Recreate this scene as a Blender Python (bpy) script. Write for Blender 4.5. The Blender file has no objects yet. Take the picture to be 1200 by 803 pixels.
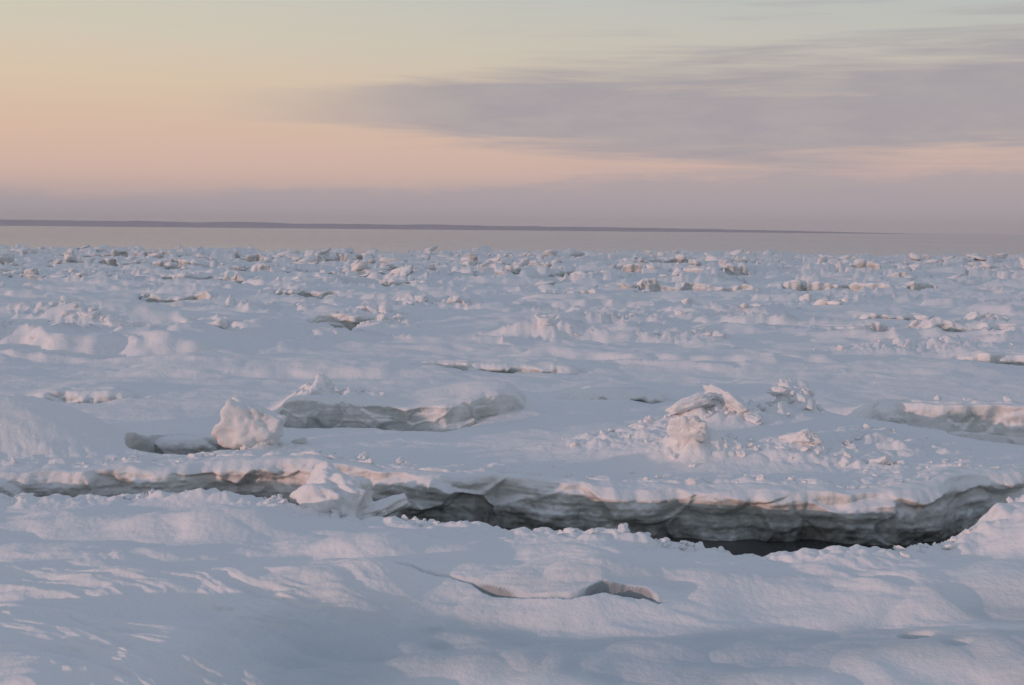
import bpy, math, numpy as np
from mathutils import Matrix, Vector
sc=bpy.context.scene

# ---------------------------------------------------------------- noise
def _h(ix,iy,iz,seed):
    h=(ix.astype(np.int64)*374761393+iy.astype(np.int64)*668265263+iz.astype(np.int64)*2147483647+seed*144269504)&0xFFFFFFFF
    h=((h^(h>>13))*1274126177)&0xFFFFFFFF
    h=((h^(h>>16))*2246822519)&0xFFFFFFFF
    return (h^(h>>15))&0xFFFFFFFF
def rnd(ix,iy,iz,seed): return _h(ix,iy,iz,seed)/4294967296.0
_t=np.random.default_rng(99);_ang=_t.random(65536)*6.2831853;GX=np.cos(_ang).astype(np.float32);GY=np.sin(_ang).astype(np.float32)
PERM=_t.permutation(65536).astype(np.int64)
def n2(x,y,seed=0):
    x=np.asarray(x,float); y=np.asarray(y,float)
    x,y=np.broadcast_arrays(x,y)
    x0=np.floor(x); y0=np.floor(y); fx=x-x0; fy=y-y0
    u=fx*fx*fx*(fx*(fx*6-15)+10); v=fy*fy*fy*(fy*(fy*6-15)+10)
    ix=x0.astype(np.int64)+seed*7919;iy=y0.astype(np.int64)
    r0=PERM[iy&65535];r1=PERM[(iy+1)&65535]
    def g(r,a,b):
        k=PERM[(r+ix+a)&65535]
        return GX[k]*(fx-a)+GY[k]*(fy-b)
    a=g(r0,0,0);b=g(r0,1,0);c=g(r1,0,1);d=g(r1,1,1)
    return 1.5*((a*(1-u)+b*u)*(1-v)+(c*(1-u)+d*u)*v)
def fbm(x,y,o=4,seed=0,gain=.5):
    s=0;a=1
    x=np.asarray(x,float);y=np.asarray(y,float)
    for i in range(o):
        s=s+a*n2(x*2**i+i*13.7,y*2**i+i*7.1,seed+i);a*=gain
    return s
def n3(x,y,z,seed=0):
    x0=np.floor(x);y0=np.floor(y);z0=np.floor(z);fx=x-x0;fy=y-y0;fz=z-z0
    u=fx*fx*(3-2*fx);v=fy*fy*(3-2*fy);w=fz*fz*(3-2*fz);s=0
    ix=x0.astype(np.int64)+seed*7919;iy=y0.astype(np.int64);iz=z0.astype(np.int64)
    for c in (0,1):
        pc=PERM[(iz+c)&65535]
        for b in (0,1):
            pb=PERM[(pc+iy+b)&65535]
            for a in (0,1):
                s=s+PERM[(pb+ix+a)&65535]*((u if a else 1-u)*(v if b else 1-v)*(w if c else 1-w))
    return s/32768.-1
def fbm3(x,y,z,o=3,seed=0):
    s=0;a=1
    for i in range(o):
        s=s+a*n3(x*2**i+5.1*i,y*2**i,z*2**i,seed+i);a*=.5
    return s
def worley(x,y,seed=0):
    x0=np.floor(x);y0=np.floor(y)
    F1=np.full(x.shape,9.);F2=np.full(x.shape,9.);cx=np.zeros(x.shape);cy=np.zeros(x.shape);ix=np.zeros(x.shape);iy=np.zeros(x.shape)
    z=np.zeros_like(x0)
    for a in (-1,0,1):
        for b in (-1,0,1):
            jx=x0+a;jy=y0+b
            px=jx+.1+.8*rnd(jx,jy,z,seed);py=jy+.1+.8*rnd(jx,jy,z,seed+1)
            d=np.hypot(px-x,py-y)
            m=d<F1
            F2=np.where(m,F1,np.minimum(F2,d))
            F1=np.where(m,d,F1);cx=np.where(m,px,cx);cy=np.where(m,py,cy);ix=np.where(m,jx,ix);iy=np.where(m,jy,iy)
    return F1,F2,x-cx,y-cy,ix,iy
def ss(a,b,x):
    t=np.clip((x-a)/(b-a),0,1);return t*t*(3-2*t)
def G(x,y,x0,y0,rx,ry,h,p=1.):
    return h*np.exp(-(((x-x0)/rx)**2+((y-y0)/ry)**2)**p)

# ---------------------------------------------------------------- shape of the ice field
WATER=-0.5
def near_lip(x):
    return np.interp(x,[-40,-12,-5.4,-3.6,-2.4,-1.3,0,1.22,2.37,3.5,4.4,5.6,8,14,40],
                       [17,14.5,14.0,13.95,13.5,13.1,12.5,12.0,11.68,11.62,12.15,13.1,14.2,15,20])+.10*n2(x*.9,3.3,11)+.06*n2(x*3.1,1.3,12)+.025*n2(x*9,.3,13)
def far_lip(x):
    return np.interp(x,[-40,-12,-6.1,-4.2,-2.6,-2.2,-1.5,0,1.95,3.85,4.9,5.6,7,14,40],
                       [19,16,15.2,15.4,15.8,15.6,15.1,14.8,14.45,14.25,14.5,15.1,15.7,16.4,22])+.22*n2(x*.8,9.3,21)+.14*n2(x*2.0,2.2,22)+.03*n2(x*8,2.2,23)
def lip3(x):  return np.interp(x,[-4,-3.4,-2,-1,0.4],[20.3,19.9,19.7,19.6,20.4])+.2*n2(x*.9,5.3,31)+.06*n2(x*4,5.3,32)
def lipR(x):  return np.interp(x,[5,5.6,7,8.5,10],[19.6,19.1,18.9,18.8,19.3])+.2*n2(x*.9,7.3,41)+.06*n2(x*4,5.3,42)
def lipH(x):  return 18.15+.12*n2(x*1.5,7.3,51)
def lipF(x):  return np.interp(x,[-1.1,-.88,-.36,.14,.50,.64,.78,.95,1.1,1.22,1.4],[11.12,11.03,10.74,10.36,10.2,10.28,10.40,10.42,10.36,10.2,10.2])+.05*n2(x*3,.4,61)+.015*n2(x*11,.4,62)

LEADS=[(-6.3,-3.4,39.3,1.6,.22),(-10,-6.5,54,1.6,.25),(-8.9,-7.5,33.5,.6,.15),(-4.4,-1.7,48.6,1.4,.25),(12,14.7,44.2,1.3,.25),(8.0,11.2,38,1.0,.15),
       (-8.4,-6.6,22.1,.35,.12),(11.8,14.8,36.6,.8,.25),(10.3,12.6,29.2,.5,.2),(1.2,4.0,57,1.6,.25),(4.4,6.0,31.5,.5,.12),(-15,-12,51.5,1.3,.2),
       (14,22,66,1.8,.25),(-20,-13,68,1.8,.25),(2,8,78,2.2,.3),(-8,-2,84,2.2,.3),(18,30,95,3,.3),(-2.2,1.4,26.5,.25,.10),(1.0,2.7,22.3,.2,.12),
       (-11,-4,63,1.2,.3),(6,12,62,1.4,.3),(-30,-20,92,2.5,.35),(-16,-10,77,1.5,.3),(8,16,86,2,.35),(-4,4,98,2.5,.35),(-24,-12,110,3,.4),(10,22,112,3,.4),(-40,-28,118,3,.4)]
def lead_lip(i):
    x0,x1,y0,w,h=LEADS[i]
    return lambda x:y0+.35*w*n2(x*1.2/w**.5,i*3.1+.3,800+i)+.12*w*n2(x*4/w**.5,i*3.1+.3,840+i)

CL=[(2.85,17.8,.55,.20,34,.05,.20),(3.4,17.9,.40,.15,18,.05,.14),(4.05,18.4,.25,.15,18,.06,.24),(2.4,16.5,.32,.20,20,.05,.18),(4.0,16.3,.5,.25,18,.04,.15),
    (1.5,17.2,.5,.3,9,.03,.10),(4.6,15.8,.4,.15,12,.03,.12),(-3.0,20.3,.45,.2,18,.05,.22),(-3.4,17.2,.22,.18,16,.05,.18),(7.6,19.4,.7,.15,10,.04,.14),
    (5.2,16.9,.6,.4,8,.03,.12),(-2.3,15.7,.3,.2,14,.04,.15),(-12.0,35.8,.5,.3,14,.08,.4),(-3.6,38.5,.5,.4,14,.08,.4),
    (4.6,34,1.0,.4,8,.06,.28),(1.0,34,.7,.4,8,.06,.3),(-4.4,40.5,1.0,.4,10,.1,.35),(10,31,1.2,.4,9,.06,.28),(14,38,1.0,.4,12,.1,.4),(7.5,45,1.5,.5,12,.1,.4),(-1.8,49,1.,.5,10,.1,.4),
    (-9.5,45,1.4,.5,12,.1,.45),(3.5,41,1.2,.5,10,.1,.4),(-15.5,43,1.2,.5,12,.1,.45),(12.5,52,1.5,.6,16,.1,.5)]

def _H(x,y,attr=False):
    ymin=y.min();ymax=y.max();N0=np.zeros_like(x)
    wx=x+.6*n2(x*.5,y*.5,90)+.25*n2(x*1.7,y*1.7,92);wy=y+.5*n2(x*.5,y*.5,91)+.25*n2(x*1.7,y*1.7,93)
    far=ss(17,30,y);nearg=ss(14.5,12.5,y)
    nl=near_lip(x);fl=far_lip(x)
    z=.09*fbm(x/6,y/3.2,3,1)*(.5+.8*far)
    z+=.035*fbm(wx/1.5,wy/.9,3,5)*(.7+.6*far+.6*nearg)
    if ymax>17: z+=.10*far*(1-np.abs(fbm(x/9,wy/3.0,2,8)))
    zz=N0
    if ymax>19:
        F1,F2,dx,dy,ix,iy=worley(wx/7.0,wy/3.6,100)
        m=ss(.0,.35,n2(x/14,y/10,110)+.25)*ss(19,32,y)*ss(0,.30,F2-F1)
        r1=rnd(ix,iy,zz,120);r2=rnd(ix,iy,zz,121)-.5;r3=rnd(ix,iy,zz,122)-.2
        z+=m*(.32*r1*r1-.26*(r2*dx+r3*dy))
        rd=1-np.abs(fbm(wx/4.6,wy/2.3,3,175))*1.6
        hm=ss(23,34,y)*ss(-.10,.35,n2(x/9,y/7,176)+.04)
        z+=hm*.55*np.maximum(0,rd-.35)**1.4
        z+=ss(22,50,y)*.11*np.maximum(0,fbm(x/2.2,y/1.7,3,170))
    if ymax>48:
        R=ss(52,82,y)*(.4+.6*ss(-.25,.3,n2(x/20,y/12,140)))
        G1,G2,ex,ey,jx,jy=worley(wx/2.3,wy/2.0,150)
        q1=rnd(jx,jy,zz,160);q2=rnd(jx,jy,zz,161)-.5;q3=rnd(jx,jy,zz,162)
        z+=R*ss(0,.2,G2-G1)*(.62*q1**2.5+.6*(q2*ex-q3*ey*.6)*q1)
    if ymin<26:
        z+=G(x,y,-7.3,17.0,1.9,1.0,.74,1.5)
        z+=G(x,y,3.4,17.5,2.5,1.3,.32,1.2)+G(x,y,4.6,18.4,1.6,.7,.18)+G(x,y,2.9,17.8,.8,.4,.12)+G(x,y,4.1,18.4,.35,.25,.12)+G(x,y,2.4,16.5,.4,.3,.10)
        z+=G(x,y,-.6,20.9,1.1,.8,.26)
        z+=G(x,y,5.9,12.2,1.25,1.1,.42,1.2)
        z+=G(x,y,-2.8,12.5,.8,.55,.17)+G(x,y,-1.2,11.6,.7,.35,.12)+G(x,y,2.,11.0,1.6,.5,.05)
        z+=G(x,y,-4.6,12.9,.6,.4,.10)+G(x,y,-2.05,14.0,.7,.4,.14)+G(x,y,-3.3,13.6,.55,.25,.15,1.4)
        z+=np.where(y>fl-.3,(.10+.05*n2(x*.6,.5,77))*np.exp(-np.maximum(0,y-fl)/1.1),0)*ss(-7,-2,x)
    if ymax>26: z+=G(x,y,-11.5,36.5,2.6,1.2,.5)+G(x,y,1,34.5,1.6,.8,.25)+G(x,y,4.6,34.5,2,.8,.2)+G(x,y,10,31.5,2.5,.8,.2)
    fg=N0;slot=N0
    if ymin<15:
        z+=nearg*(.085*n2(x/1.5+.3*n2(x,y,7),y/.8,6)+.05*np.abs(n2(x/.8+.5*n2(x,y,17),y/.5,16)))
        fg=ss(11.2,9.5,y+.25*n2(x*.7,1,180)-.12*x*(x<0))
        z-=.16*fg
        z+=G(x,y,-4.1,8.7,1.9,1.0,.24,1.6)
        z+=G(x,y,5.0,9.2,2.3,1.2,.16,1.3)
        z+=G(x,y,-1.15,11.0,.45,.22,.06,1.5)
        s=lipF(x);we=ss(-1.15,-.8,x)*ss(1.32,1.2,x)
        lens=.055*np.exp(-((x+.12)/.20)**2)+.10*np.exp(-(np.abs(x-.90)/.27)**4)+.008
        z+=we*ss(-.03,.06,y-s)*np.exp(-np.maximum(0,y-s)/.35)*(.012+.06*np.exp(-((x-.90)/.33)**2)+.025*np.exp(-((x+.1)/.3)**2))
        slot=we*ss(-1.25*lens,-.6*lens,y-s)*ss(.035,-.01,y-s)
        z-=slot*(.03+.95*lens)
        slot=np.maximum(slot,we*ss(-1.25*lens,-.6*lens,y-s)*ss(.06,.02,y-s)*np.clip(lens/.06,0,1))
        z-=G(x,y,3.13,9.62,.10,.075,.15,2.)
        z-=G(x,y,3.02,9.95,.10,.06,.06,2.)
        z-=G(x,y,3.3,9.2,.10,.06,.04,2.)
    if ymin<26:
        s=lip3(x);w=ss(-4.1,-3.4,x)*ss(.5,-.1,x)
        z+=w*(.32*ss(0,.25,y-s)*np.exp(-(np.maximum(0,y-s)/2.2)**2))
        z-=w*.35*np.exp(-((y-s+.1)/.3)**2)*ss(-.2,-1.5,x)
        s=lipR(x);w=ss(5.0,5.7,x)*ss(11,9.5,x)
        z+=w*(.46*ss(0,.25,y-s)*np.exp(-(np.maximum(0,y-s)/1.7)**2))
    gap=np.zeros_like(z)
    for i,(x0,x1,y0,wd,h) in enumerate(LEADS):
        bb=np.nonzero((x>x0-1)&(x<x1+1)&(y>y0-3-wd)&(y<y0+9))
        if len(bb[0])==0: continue
        xb=x[bb];yb=y[bb]
        s=lead_lip(i)(xb);w=ss(x0-.3,x0+.5,xb)*ss(x1+.3,x1-.5,xb)
        z[bb]+=w*h*ss(0,.3,yb-s)*np.exp(-(np.maximum(0,yb-s)/(1.5+wd))**2)
        t=np.clip((xb-x0)/(x1-x0),0,1);ww=wd*np.sqrt(np.clip(4*t*(1-t),0,1))*(.75+.5*n2(xb*1.1,i*1.7,870+i))
        gap[bb]=np.maximum(gap[bb],w*ss(-ww-.1,-ww+.15,yb-s)*ss(.3,.05,yb-s))
    if ymin<60:
        L=np.zeros_like(z)
        for c in CL:
            if c[1]>ymax+4 or c[1]<ymin-4: continue
            L=np.maximum(L,G(x,y,c[0],c[1],c[2]*1.5,c[3]*1.8,1.)*(1.5 if c[5]>.045 else .8))
        L=np.maximum(L,.55*np.exp(-((y-nl+.15)/.28)**2)*(y<nl+.3))
        L=np.maximum(L,.38*np.exp(-((y-fl-.5)/.5)**2))
        o=4 if ymax<31 else 2
        z+=L*(.17*np.abs(fbm(x*2.2,y*2.2,o,190))+.03)
    if ymin<31:
        z+=(.009*fbm(x*3,y*4,3,195)+.0025*n2(x*17,y*17,197))*(1-.6*fg)
        sas=ss(-.6,-2.2,x)*ss(11.2,10.1,y)+.30*ss(.15,.5,n2(x/3,y/2,198))
        q=fbm((x*.40+y*.92)*2.8+.8*n2(x,y,199),(x*.92-y*.40)*.7,4,200)
        z+=sas*.045*(1-np.abs(q)*1.8)*ss(30,26,y)
    def cut(z,f): return z*(1-f)+(-1.05)*f
    if ymin<31:
        z=cut(z,ss(0,.22,y-nl)*ss(.32,.05,y-fl))
        d=((np.abs(x+4.35)/.78)**4+(np.abs(y-17.4)/.9)**4); z=cut(z,ss(1.15,.7,d+.3*n2(x*2,y*2,210)))
        d=((np.abs(x-7.5)/1.15)**3+(np.abs(y-18.25)/.45)**3); z=cut(z,ss(1.2,.8,d+.3*n2(x*2,y*2,211)))
    z=cut(z,np.clip(gap,0,1))
    if ymax>48:
        z=cut(z,ss(.36,.48,n2(x/26,y/5,220))*ss(85,110,y))
        z=cut(z,ss(.50,.60,n2(x/5,y/2.2,221))*ss(50,70,y)*.8)
        edge=160+12*n2(x/40,.5,230)+6*n2(x/9,.5,231)+3*n2(x/2,.7,232)
        z=cut(z,ss(-1.5,1,y-edge))
    bare_shade=N0
    if attr and ymin<15:
        bare_shade=.85*fg*ss(-.3,.3,n2(x/2.2,y/.9,240)+.10)*(1-ss(-1.4,-2.6,x))
        bare_shade=np.maximum(bare_shade,np.clip(slot*1.2,0,1)*1.6)  # slot marked beyond bare ice so its colour stands in for shade
    return (z,np.clip(bare_shade,0,1.6)) if attr else z
def H(x,y,attr=False):
    x=np.asarray(x,float);y=np.asarray(y,float);x,y=np.broadcast_arrays(x,y);z=np.zeros(x.shape);b=np.zeros(x.shape)
    for lo_,hi_ in ((-1e9,15),(15,19),(19,31),(31,48),(48,60),(60,1e9)):
        k=np.nonzero((y>=lo_)&(y<hi_))
        if len(k[0])==0: continue
        r=_H(x[k],y[k],attr)
        if attr: z[k],b[k]=r
        else: z[k]=r
    return (z,b) if attr else z

# ---------------------------------------------------------------- materials
def lin(r,g,b):
    f=lambda c:(c/255/12.92) if c/255<=.04045 else ((c/255+.055)/1.055)**2.4
    return (f(r),f(g),f(b),1)
class NT:
    def __init__(s,nt): s.t=nt;s.n=nt.nodes;s.l=nt.links
    def new(s,typ,**k):
        n=s.n.new(typ)
        for a,b in k.items(): setattr(n,a,b)
        return n
    def put(s,inp,v):
        if isinstance(v,bpy.types.NodeSocket): s.l.new(v,inp)
        elif isinstance(v,(tuple,list)) and len(v)==3 and inp.type=='RGBA': inp.default_value=(*v,1)
        else: inp.default_value=v
    def m(s,op,a,b=0.,c=0.,clamp=False):
        n=s.new('ShaderNodeMath',operation=op,use_clamp=clamp)
        s.put(n.inputs[0],a);s.put(n.inputs[1],b);s.put(n.inputs[2],c);return n.outputs[0]
    def ss(s,a,b,x):
        n=s.new('ShaderNodeMapRange',interpolation_type='SMOOTHSTEP')
        s.put(n.inputs[0],x);s.put(n.inputs[1],float(a));s.put(n.inputs[2],float(b))
        return n.outputs[0]
    def mix(s,f,a,b):
        n=s.new('ShaderNodeMix',data_type='RGBA');s.put(n.inputs[0],f);s.put(n.inputs[6],a);s.put(n.inputs[7],b);return n.outputs[2]
    def noise(s,v,scale,detail=3,rough=.5,dist=0.):
        n=s.new('ShaderNodeTexNoise');s.put(n.inputs['Vector'],v);s.put(n.inputs['Scale'],scale);s.put(n.inputs['Detail'],detail);s.put(n.inputs['Roughness'],rough);s.put(n.inputs['Distortion'],dist);return n.outputs[0]
    def comb(s,x,y,z):
        n=s.new('ShaderNodeCombineXYZ');s.put(n.inputs[0],x);s.put(n.inputs[1],y);s.put(n.inputs[2],z);return n.outputs[0]
def material(name):
    m=bpy.data.materials.new(name);m.use_nodes=True;m.node_tree.nodes.clear();t=NT(m.node_tree)
    b=t.new('ShaderNodeBsdfPrincipled');o=t.new('ShaderNodeOutputMaterial');t.l.new(b.outputs[0],o.inputs[0]);return m,t,b

def snow_mat():
    m,t,b=material('snow_over_sea_ice')
    g=t.new('ShaderNodeNewGeometry');P=g.outputs['Position'];N=g.outputs['Normal']
    sn=t.new('ShaderNodeSeparateXYZ');t.l.new(N,sn.inputs[0]);nz=sn.outputs[2]
    sp=t.new('ShaderNodeSeparateXYZ');t.l.new(P,sp.inputs[0]);px,py,pz=sp.outputs
    at=t.new('ShaderNodeAttribute',attribute_name='bare_shade');bare_shade=at.outputs['Fac']
    crust=t.m('MAXIMUM',t.m('MULTIPLY',bare_shade,-1.),0.)
    bare_shade=t.m('MAXIMUM',bare_shade,0.)
    nA=t.noise(P,1.1,4,.55);nB=t.noise(P,8,4,.6)
    steep=t.ss(.70,.25,t.m('ADD',nz,t.m('MULTIPLY',t.m('SUBTRACT',nB,.5),.9)))
    patch=t.ss(.36,.60,nA)
    ice_f=t.m('MULTIPLY',steep,t.m('ADD',.40,t.m('MULTIPLY',patch,.60)))
    ice_f=t.m('MULTIPLY',ice_f,t.m('SUBTRACT',1.,t.m('MULTIPLY',crust,.75)))
    ice_f=t.m('MAXIMUM',ice_f,t.m('MINIMUM',bare_shade,1.))
    snow=t.mix(t.ss(.3,.7,t.noise(P,.35,3)),(.80,.815,.835),(.85,.85,.855))
    strata=t.noise(t.comb(t.m('MULTIPLY',px,.7),t.m('MULTIPLY',py,.7),t.m('MULTIPLY',pz,9)),1.,3,.5)
    ice=t.mix(t.ss(.35,.65,strata),(.45,.475,.465),(.58,.61,.605))
    frost=t.ss(.50,.62,t.noise(P,2.6,5,.65))
    ice=t.mix(t.m('MULTIPLY',frost,.55),ice,(.74,.77,.79))
    bi=t.mix(t.m('MINIMUM',bare_shade,1.),ice,(.56,.63,.68))
    bi=t.mix(t.ss(1.,1.5,bare_shade),bi,(.33,.36,.38))  # darkest tone paints shade into the foreground slot
    c=t.mix(ice_f,snow,bi)
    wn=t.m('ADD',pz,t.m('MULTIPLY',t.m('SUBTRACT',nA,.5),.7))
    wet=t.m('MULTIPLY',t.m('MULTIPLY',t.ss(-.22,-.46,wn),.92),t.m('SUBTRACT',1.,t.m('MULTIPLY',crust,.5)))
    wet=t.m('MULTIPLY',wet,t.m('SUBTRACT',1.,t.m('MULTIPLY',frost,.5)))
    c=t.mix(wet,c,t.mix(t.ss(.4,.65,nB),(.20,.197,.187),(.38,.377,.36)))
    t.put(b.inputs['Base Color'],c)
    t.put(b.inputs['Roughness'],t.m('SUBTRACT',.8,t.m('MULTIPLY',ice_f,.30)))
    t.put(b.inputs['Specular IOR Level'],.25)
    bm=t.new('ShaderNodeBump');bm.inputs['Strength'].default_value=.38;bm.inputs['Distance'].default_value=.028
    hgt=t.m('ADD',t.noise(P,16,5,.62),t.m('MULTIPLY',nB,.6))
    t.put(bm.inputs['Height'],hgt);t.l.new(bm.outputs[0],b.inputs['Normal'])
    return m
SNOW=snow_mat()

def mesh(name,verts,quads=None,mat=None,tris=None,attr=None,smooth=True):
    me=bpy.data.meshes.new(name)
    F=quads if quads is not None else tris;k=F.shape[1]
    me.vertices.add(len(verts));me.vertices.foreach_set('co',np.ascontiguousarray(verts,dtype=np.float32).ravel())
    me.loops.add(F.size);me.loops.foreach_set('vertex_index',np.ascontiguousarray(F,dtype=np.int32).ravel())
    me.polygons.add(len(F));me.polygons.foreach_set('loop_start',np.arange(0,F.size,k,dtype=np.int32));me.polygons.foreach_set('loop_total',np.full(len(F),k,dtype=np.int32))
    me.polygons.foreach_set('use_smooth',np.full(len(F),smooth,dtype=bool))
    me.update(calc_edges=True)
    if attr is not None:
        a=me.attributes.new('bare_shade','FLOAT','POINT');a.data.foreach_set('value',attr.astype(np.float32).ravel())
    ob=bpy.data.objects.new(name,me);sc.collection.objects.link(ob)
    if mat: me.materials.append(mat)
    return ob
def gridq(R,C):
    i=np.arange(R*C).reshape(R,C)
    return np.stack([i[:-1,:-1],i[:-1,1:],i[1:,1:],i[1:,:-1]],-1).reshape(-1,4)

# ---------------------------------------------------------------- ice field sheet
p=np.concatenate([np.arange(24,560,.62),np.arange(560,900,6.)])
D=4500/p
D=np.concatenate([np.array([400,300,230.]),D,np.arange(4.8,-25,-.4)])[::-1]
s0=np.arange(-.45,.4501,.0009)
ext=.45+np.cumsum(.002*1.09**np.arange(1,58))
S=np.concatenate([-ext[::-1],s0,ext])
X=S[None,:]*np.maximum(D,5)[:,None];Y=np.repeat(D[:,None],len(S),1)
Z,B=H(X,Y,True)
mesh('snow_covered_sea_ice',np.stack([X,Y,Z],-1).reshape(-1,3),gridq(*X.shape),SNOW,attr=B.ravel())

# ---------------------------------------------------------------- broken floe edges (walls of ice)
def wall(name,x0,x1,lip,zb,step=.012,out=.12,nv=90,relief=1.,taper=.5,back=.35,q=1.,at=None):
    xs=np.arange(x0,x1,step);L=lip(xs)
    tp=ss(x0,x0+taper,xs)*ss(x1,x1-taper,xs)
    zt=H(xs,L+back)
    zt=np.convolve(np.pad(zt,15,mode='edge'),np.ones(31)/31,'valid') if nv>60 else zt
    v=np.linspace(0,1,nv)
    X=np.repeat(xs[None],nv,0);V=np.repeat(v[:,None],len(xs),1);ZT=np.repeat(zt[None],nv,0);LL=np.repeat(L[None],nv,0);T=np.repeat(tp[None],nv,0)
    k=.22
    top=V<k
    a=np.clip(V/k,0,1);d=np.clip((V-k)/(1-k),0,1)
    y_top=LL+back+.35-(back+.35)*a
    zh=H(X,LL+back+.35*(1-a));zh=zh*(1-a)+ZT*a
    z_top=zh+.015*a-.03*(1-a)
    z=np.where(top,z_top,ZT+.015-(ZT-zb)*d)
    F1,F2,dx,dy,ix,iy=worley(X*1.15*q+.5*n2(X*1.3*q,z*2,301),z*1.7*q+.3*n2(X*2,z*2,308),300)
    zz=np.zeros_like(ix);blk=(rnd(ix,iy,zz,302)-.5)+(rnd(ix,iy,zz,309)-.5)*dx*1.6+(rnd(ix,iy,zz,310)-.5)*dy*1.6
    blk=blk*ss(0,.16,F2-F1)
    st=n2(X*.5,z*9,303)+.4*n2(X*1.2,z*22,304)
    big=n2(X*.9,z*1.0,305)
    o=out*(1-.8*d**1.5)+relief*(.12*big+.13*blk+.022*st+.04*fbm(X*3.0*q,z*3.6*q,4,306))
    rim=ss(0,.20,d)**.6
    y_f=LL-(o*rim)*T+(1-T)*.3
    y=np.where(top,y_top+(1-T)*.3,y_f)
    lum=.022*fbm(X*2.2,y*3,3,307)
    z=z+np.where(top,a*lum,lum*(1-rim))-(1-T)*.25
    z-=np.where(top,a**3*.03,.03*(1-rim))
    A=np.zeros(X.shape) if at is None else at(X,z)
    # snow cap hangs over the top hand's breadth of every edge
    A=A-.9*ss(.16+.08*n2(X*1.5,.3,312),.02,d)*(d>0)*(A>-.5)
    return mesh(name,np.stack([X,y,z],-1).reshape(-1,3),gridq(*X.shape)[:,::-1],SNOW,attr=A)
wall('ice_floe_edge',-14,14,far_lip,-.75,step=.014,out=.12,relief=1.1,at=lambda X,z:-1.2*ss(-1.2,-3,X)*ss(-.40,.05,n2(X*1.2,z*2,311)))
wall('ice_floe_edge',-4.0,.5,lip3,-.2,out=.08,relief=.8,nv=62,q=1.6)
wall('ice_floe_edge',5.1,10.5,lipR,-.75,out=.10,relief=1.0,nv=70,q=1.4)
wall('ice_floe_edge',-5.3,-3.4,lipH,-.75,out=.08,relief=.7,nv=70,taper=.2,q=1.4)
for i,(x0,x1,y0,wd,h) in enumerate(LEADS):
    wall('ice_floe_edge',x0-.3,x1+.3,lead_lip(i),-.75,out=.12,relief=1.3,nv=44 if y0<50 else 26,step=.0009*y0,q=1.2)

# ---------------------------------------------------------------- blocks
import bmesh
def ico(n):
    bm=bmesh.new();bmesh.ops.create_icosphere(bm,subdivisions=n,radius=1)
    v=np.array([a.co[:] for a in bm.verts]);f=np.array([[q.index for q in a.verts] for a in bm.faces]);bm.free()
    return v/np.linalg.norm(v,axis=1,keepdims=True),f
ICO={n:ico(n) for n in (2,3,4,5)}
def rot(r,tilt):
    c=lambda v:max(-1.6*tilt,min(1.6*tilt,v))
    a=r.uniform(0,6.283);R=Matrix.Rotation(a,3,'Z')@Matrix.Rotation(c(r.normal(0,tilt)),3,'X')@Matrix.Rotation(c(r.normal(0,tilt)),3,'Y')
    return np.array(R)
def chunk(r,dims,lvl,tilt,rough=.07,freq=2.5,k=14):
    d,f=ICO[lvl];dims=np.array(dims,float)
    ns=[np.array(v,float) for v in ((1,0,0),(-1,0,0),(0,1,0),(0,-1,0),(0,0,1),(0,0,-1))];hs=[1*r.uniform(.8,1.1) for _ in range(6)]
    for _ in range(9):
        n=r.normal(size=3);n/=np.linalg.norm(n);ns.append(n);hs.append(r.uniform(.65,1.1))
    ns=np.array(ns);hs=np.array(hs)
    q=np.maximum(d@ns.T,1e-3)/hs
    rr=1/(np.sum(q**k,1)**(1/k))
    P=d*rr[:,None]
    if lvl>=3:
        o=r.uniform(0,50,3)
        nn=fbm3(P[:,0]*freq+o[0],P[:,1]*freq+o[1],P[:,2]*freq+o[2],4 if lvl>3 else 2,400)
        P=P*(1+rough*1.6*nn)[:,None]
    P=P*dims/2
    return P@rot(r,tilt).T,f
def blocks(name,items,smooth=True,crust=-1.):
    V=[];F=[];n=0;C=[]
    for it_ in items:
        P,f=it_[:2];V.append(P);F.append(f+n);n+=len(P);C.append(np.full(len(P),it_[2] if len(it_)>2 else crust))
    V=np.concatenate(V);F=np.concatenate(F)
    return mesh(name,V,None,SNOW,tris=F,attr=np.concatenate(C),smooth=smooth)
def place(P,x,y,z): return P+np.array([x,y,z])
for (x,y,dm,up,tl,sd) in [(-1.98,13.65,(1.15,.6,.80),.04,.15,3),(-1.5,13.55,(.7,.4,.26),.0,.30,33),(-3.45,17.1,(.80,.6,.66),.14,.2,5),(2.55,17.7,(.75,.5,.22),.02,.25,8),(3.1,17.8,(.8,.5,.24),.03,.3,28),
                          (4.08,18.4,(.66,.42,.30),.03,.3,9),(2.3,16.4,(.9,.55,.26),.05,.35,12),(3.75,16.6,(.55,.4,.22),.02,.3,14),
                          (-3.05,20.2,(.6,.45,.28),.03,.3,15),(4.6,15.9,(.4,.3,.16),.0,.3,16),(-2.45,15.8,(.5,.4,.30),.02,.3,18)]:
    r=np.random.default_rng(sd);P,f=chunk(r,dm,5,tl,.15,1.9,k=14)
    zz=float(H(np.array([x]),np.array([y]))[0]);zz=max(zz,-.05)
    blocks('ice_block',[(place(P,x,y,zz+up),f)],crust=-.8)
it=[]
for c in CL:
    r=np.random.default_rng(int(abs(c[0]*100)+c[1]*10))
    n=c[4];xs=r.normal(c[0],c[2],n);ys=r.normal(c[1],c[3],n);zs=H(xs,ys)
    for x,y,z in zip(xs,ys,zs):
        if z<-.3: continue
        s=c[5]+(c[6]-c[5])*r.random()**2.0
        P,f=chunk(r,(s*r.uniform(1,1.9),s*r.uniform(.8,1.3),s*r.uniform(.5,.9)),3 if s<.12 or y>25 else 4,.5,.16)
        it.append((place(P,x,y,z+s*.04),f))
r=np.random.default_rng(77)
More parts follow.
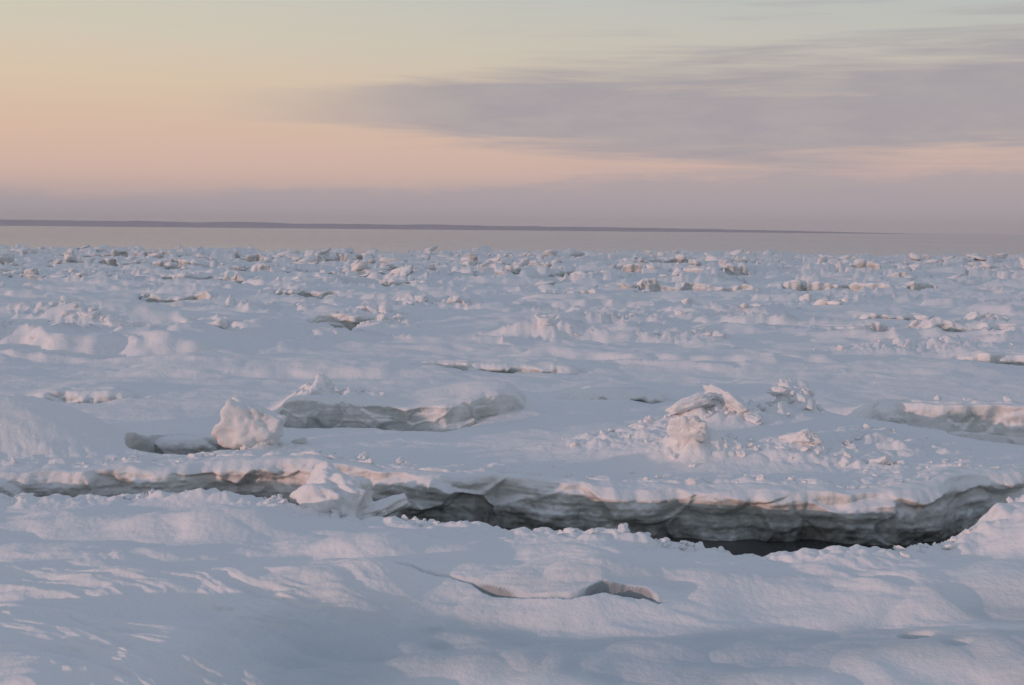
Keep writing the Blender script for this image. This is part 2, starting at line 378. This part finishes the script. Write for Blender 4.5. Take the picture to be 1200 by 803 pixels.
xs=r.uniform(-6.5,5.5,420);ys=near_lip(xs)-np.abs(r.normal(0,.14,420))+.05;zs=H(xs,ys)
cl=n2(xs*1.3,.7,500)
for x,y,z,c in zip(xs,ys,zs,cl):
    if z<-.2 or c<-.05: continue
    s=.02+.10*r.random()**3
    P,f=chunk(r,(s*r.uniform(1,1.7),s,s*r.uniform(.5,.9)),3,.5,.16);it.append((place(P,x,y,z+s*.05),f))
xs=r.uniform(-8,7,120);ys=far_lip(xs)+.3+np.abs(r.normal(0,.35,120));zs=H(xs,ys)
for x,y,z in zip(xs,ys,zs):
    if z<-.2: continue
    s=.02+.09*r.random()**3
    P,f=chunk(r,(s*r.uniform(1,1.7),s,s*r.uniform(.5,.9)),3,.5,.16);it.append((place(P,x,y,z),f))
blocks('broken_snow_crust',it)
it=[]
r=np.random.default_rng(5)
N=10000
pp=r.uniform(28.5,150,N);yy=4500/pp;xx=r.uniform(-.6,.6,N)*yy
mk=n2(xx/11,yy/6,510)*.9+n2(xx/40,yy/16,511)*.4
thr=np.interp(yy,[28,45,60,75,100,165],[.75,.62,.42,.18,-.02,-.2])
keep=(mk>thr)&(yy<158)
xx=xx[keep];yy=yy[keep];mk=(mk-thr)[keep];zz=H(xx,yy)
for x,y,z,k_ in zip(xx,yy,zz,mk):
    if z<-.35: continue
    s=(.15+(.55+.5*min(1,k_*2))*r.random()**2.5)*float(np.interp(y,[25,60,160],[.6,1.0,1.3]))
    P,f=chunk(r,(s*r.uniform(1.1,2.6),s*r.uniform(.8,1.3),s*r.uniform(.4,.75)),3 if y<100 else 2,.3,.16,k=12)
    it.append((place(P,x,y,z+s*.05),f,-.8 if r.random()<.6 else 0.))
print('rubble',len(it))
blocks('pressure_ridge_ice_rubble',it,smooth=True)

# ---------------------------------------------------------------- sea
def sea():
    m,t,b=material('sea_water')
    g=t.new('ShaderNodeNewGeometry');P=g.outputs['Position']
    sp=t.new('ShaderNodeSeparateXYZ');t.l.new(P,sp.inputs[0])
    ice_sky_tint=t.ss(.35,.65,t.noise(t.comb(t.m('MULTIPLY',sp.outputs[0],.0015),t.m('MULTIPLY',sp.outputs[1],.004),0.),1.,3,.5))
    ice_sky_tint=t.m('MULTIPLY',t.m('ADD',.75,t.m('MULTIPLY',ice_sky_tint,.25)),t.ss(165,205,sp.outputs[1]))
    t.put(b.inputs['Base Color'],t.mix(ice_sky_tint,(.11,.11,.105),(.66,.60,.62)));t.put(b.inputs['Roughness'],t.m('ADD',.05,t.m('MULTIPLY',ice_sky_tint,.20)))  # young ice tone with the pinkish sky reflection put into its colour
    t.put(b.inputs['Specular IOR Level'],t.m('SUBTRACT',.5,t.m('MULTIPLY',ice_sky_tint,.15)))
    b.inputs['IOR'].default_value=1.33
    bm=t.new('ShaderNodeBump');bm.inputs['Strength'].default_value=.06;bm.inputs['Distance'].default_value=.03
    t.put(bm.inputs['Height'],t.noise(t.comb(t.m('MULTIPLY',sp.outputs[0],.6),sp.outputs[1],0.),1.6,3,.5));t.l.new(bm.outputs[0],b.inputs['Normal'])
    e=30000.
    me=np.array([[-e,-e,WATER],[e,-e,WATER],[e,e,WATER],[-e,e,WATER]])
    mesh('sea',me,np.array([[0,1,2,3]]),m,smooth=False)
sea()

# ---------------------------------------------------------------- frost haze over the ice edge, sea smoke in the open crack
def mist(name,V,F,den):
    m=bpy.data.materials.new(name);m.use_nodes=True;m.node_tree.nodes.clear();t=NT(m.node_tree)
    v=t.new('ShaderNodeVolumeScatter');v.inputs['Color'].default_value=(.97,.95,.95,1);v.inputs['Density'].default_value=den;v.inputs['Anisotropy'].default_value=.0
    o=t.new('ShaderNodeOutputMaterial');t.l.new(v.outputs[0],o.inputs['Volume'])
    mesh(name,V,F,m,smooth=False)
x,y0,y1,z0,z1=600,75,420,-.45,6.5
V=np.array([[-x,y0,z0],[x,y0,z0],[x,y1,z0],[-x,y1,z0],[-x,y0,z1],[x,y0,z1],[x,y1,z1],[-x,y1,z1]],float)
mist('sea_mist',V,np.array([[0,3,2,1],[4,5,6,7],[0,1,5,4],[1,2,6,5],[2,3,7,6],[3,0,4,7]]),.0022)
xs=np.linspace(-1.5,5.0,60);env=np.sin(np.pi*np.linspace(0,1,60))**.5
nn=12;ang=np.linspace(0,2*np.pi,nn,endpoint=False)
cy_=(near_lip(xs)+far_lip(xs))/2+.15;hy=(far_lip(xs)-near_lip(xs))/2+.1
V=np.stack([np.repeat(xs[:,None],nn,1),cy_[:,None]+hy[:,None]*np.cos(ang)[None],-.49+(.02+.44*env*(1+.25*n2(xs*1.2,.5,900)))[:,None]*np.maximum(0,np.sin(ang))[None]-.005*(np.sin(ang)<-.01)],-1).reshape(-1,3)
F=[]
for i in range(59):
    for j in range(nn):
        F.append([i*nn+j,i*nn+(j+1)%nn,(i+1)*nn+(j+1)%nn,(i+1)*nn+j])
mist('sea_smoke',V,np.array(F)[:,::-1],.32)

# ---------------------------------------------------------------- distant shore
m,t,b=material('haze_tinted_forested_shore')
g=t.new('ShaderNodeNewGeometry')
t.put(b.inputs['Base Color'],t.mix(t.noise(g.outputs['Position'],.004,4),(.24,.26,.36),(.32,.33,.42)));b.inputs['Roughness'].default_value=1;b.inputs['Specular IOR Level'].default_value=0  # blue-grey haze of distance put into the base colour
a=np.linspace(-1.0,.34,700);Dd=8000.
hh=np.interp(a,[-1,-.4,-.2,0,.12,.2,.27,.34],[40,40,35,28,23,16,8,0])*(1+.10*n2(a*25,.3,600)+.08*n2(a*90,.3,601))
rows=[];
for k,(dy,f) in enumerate([(0,0),(60,.75),(300,1.),(900,1.0),(1600,0)]):
    rows.append(np.stack([a*Dd,np.full_like(a,Dd+dy),WATER-1+(hh+1)*f],-1))
V=np.stack(rows);mesh('distant_shore_hills',V.reshape(-1,3),gridq(len(rows),len(a)),m)

# ---------------------------------------------------------------- light
az=math.radians(-122);el=math.radians(3.8)
sd=Vector((math.sin(az)*math.cos(el),math.cos(az)*math.cos(el),math.sin(el)))
L=bpy.data.lights.new('sun','SUN');L.energy=1.45;L.angle=math.radians(.6);L.color=(1.,.58,.49)
lo=bpy.data.objects.new('sun',L);sc.collection.objects.link(lo);lo.rotation_euler=(-sd).to_track_quat('-Z','Y').to_euler();lo.location=(0,0,30)

w=bpy.data.worlds.new('World');sc.world=w;w.use_nodes=True;w.node_tree.nodes.clear();t=NT(w.node_tree)
tc=t.new('ShaderNodeTexCoord');sp=t.new('ShaderNodeSeparateXYZ');t.l.new(tc.outputs['Generated'],sp.inputs[0]);dx,dy,dz=sp.outputs
e=t.m('DIVIDE',dz,t.m('SQRT',t.m('ADD',t.m('ADD',t.m('MULTIPLY',dx,dx),t.m('MULTIPLY',dy,dy)),1e-4)))
A=t.m('ARCTAN2',dx,dy)
tt=t.m('SQRT',t.m('MULTIPLY',t.m('MAXIMUM',e,0.),.5),0.)
def ramp(st):
    n=t.new('ShaderNodeValToRGB');cr=n.color_ramp
    while len(cr.elements)>1: cr.elements.remove(cr.elements[-1])
    for i,(ev,c) in enumerate(st):
        pos=min(1,math.sqrt(ev*.5))
        el_=cr.elements[0] if i==0 else cr.elements.new(pos)
        el_.position=pos;el_.color=lin(*c)
    t.l.new(tt,n.inputs[0]);return n.outputs[0]
ZEN=[(.35,(170,175,183)),(.7,(151,161,179)),(2.,(144,157,180))]
Lr=ramp([(0,(166,157,167)),(.012,(170,159,167)),(.026,(192,170,167)),(.045,(211,181,169)),(.07,(218,187,168)),(.11,(221,198,174)),(.14,(215,203,183)),(.18,(206,204,190))]+ZEN)
Rr=ramp([(0,(166,160,168)),(.012,(170,162,170)),(.03,(188,169,169)),(.05,(204,177,170)),(.07,(207,183,172)),(.11,(202,191,178)),(.14,(195,192,184)),(.18,(187,192,192))]+ZEN)
col=t.mix(t.ss(-.45,.45,A),Lr,Rr)
nz=t.noise(t.comb(t.m('MULTIPLY',A,4.),t.m('MULTIPLY',e,55.),0.),1.,6,.6,.4)
nf=t.noise(t.comb(t.m('MULTIPLY',A,16.),t.m('MULTIPLY',e,60.),3.),1.,5,.6)
hw=t.m('ADD',.010,t.m('MULTIPLY',t.ss(-.22,.15,A),.025))
ec=t.m('SUBTRACT',.092,t.m('MULTIPLY',A,.006))
d=t.m('DIVIDE',t.m('ABSOLUTE',t.m('SUBTRACT',e,ec)),hw)
d=t.m('ADD',d,t.m('MULTIPLY',t.m('SUBTRACT',nz,.5),3.6))
band=t.m('MULTIPLY',t.ss(1.65,.45,d),t.m('MULTIPLY',t.ss(-.26,.0,A),.88))
col=t.mix(band,col,t.mix(t.ss(.35,.65,nf),lin(163,157,166),lin(170,164,169)))
st=t.m('MULTIPLY',t.ss(.48,.72,t.noise(t.comb(t.m('MULTIPLY',A,4.),t.m('MULTIPLY',e,95.),7.),1.,5,.6,.3)),t.m('MULTIPLY',t.ss(.10,.125,e),t.m('MULTIPLY',t.ss(.24,.15,e),t.m('MULTIPLY',t.ss(-.1,.25,A),.6))))
col=t.mix(st,col,lin(170,166,171))
tp=t.m('ADD',.022,t.m('MULTIPLY',t.ss(-.4,.35,A),.022))
tp=t.m('ADD',tp,t.m('MULTIPLY',t.m('SUBTRACT',nf,.5),.032))
lb=t.m('MULTIPLY',t.ss(.006,-.006,t.m('SUBTRACT',e,tp)),.72)
col=t.mix(lb,col,lin(171,162,169))
sky=t.new('ShaderNodeTexSky',sky_type='NISHITA');sky.sun_disc=False;sky.sun_elevation=el;sky.sun_rotation=az;sky.air_density=1.;sky.dust_density=1.
bg1=t.new('ShaderNodeBackground');t.l.new(sky.outputs[0],bg1.inputs[0]);bg1.inputs[1].default_value=.06
bg2=t.new('ShaderNodeBackground');t.l.new(col,bg2.inputs[0]);bg2.inputs[1].default_value=1.
mx=t.new('ShaderNodeMixShader');mx.inputs[0].default_value=.95;t.l.new(bg1.outputs[0],mx.inputs[1]);t.l.new(bg2.outputs[0],mx.inputs[2])
o=t.new('ShaderNodeOutputWorld');t.l.new(mx.outputs[0],o.inputs[0])

# ---------------------------------------------------------------- camera
cam=bpy.data.cameras.new('camera');co=bpy.data.objects.new('camera',cam);sc.collection.objects.link(co)
cam.lens=45;cam.sensor_width=36;cam.clip_start=.1;cam.clip_end=60000
co.matrix_world=Matrix.Translation((0,0,3))@Matrix.Rotation(math.radians(90-5.03),4,'X')@Matrix.Rotation(math.radians(.52),4,'Z')
sc.camera=co
sc.view_settings.view_transform='Standard';sc.view_settings.look='None';sc.view_settings.exposure=0
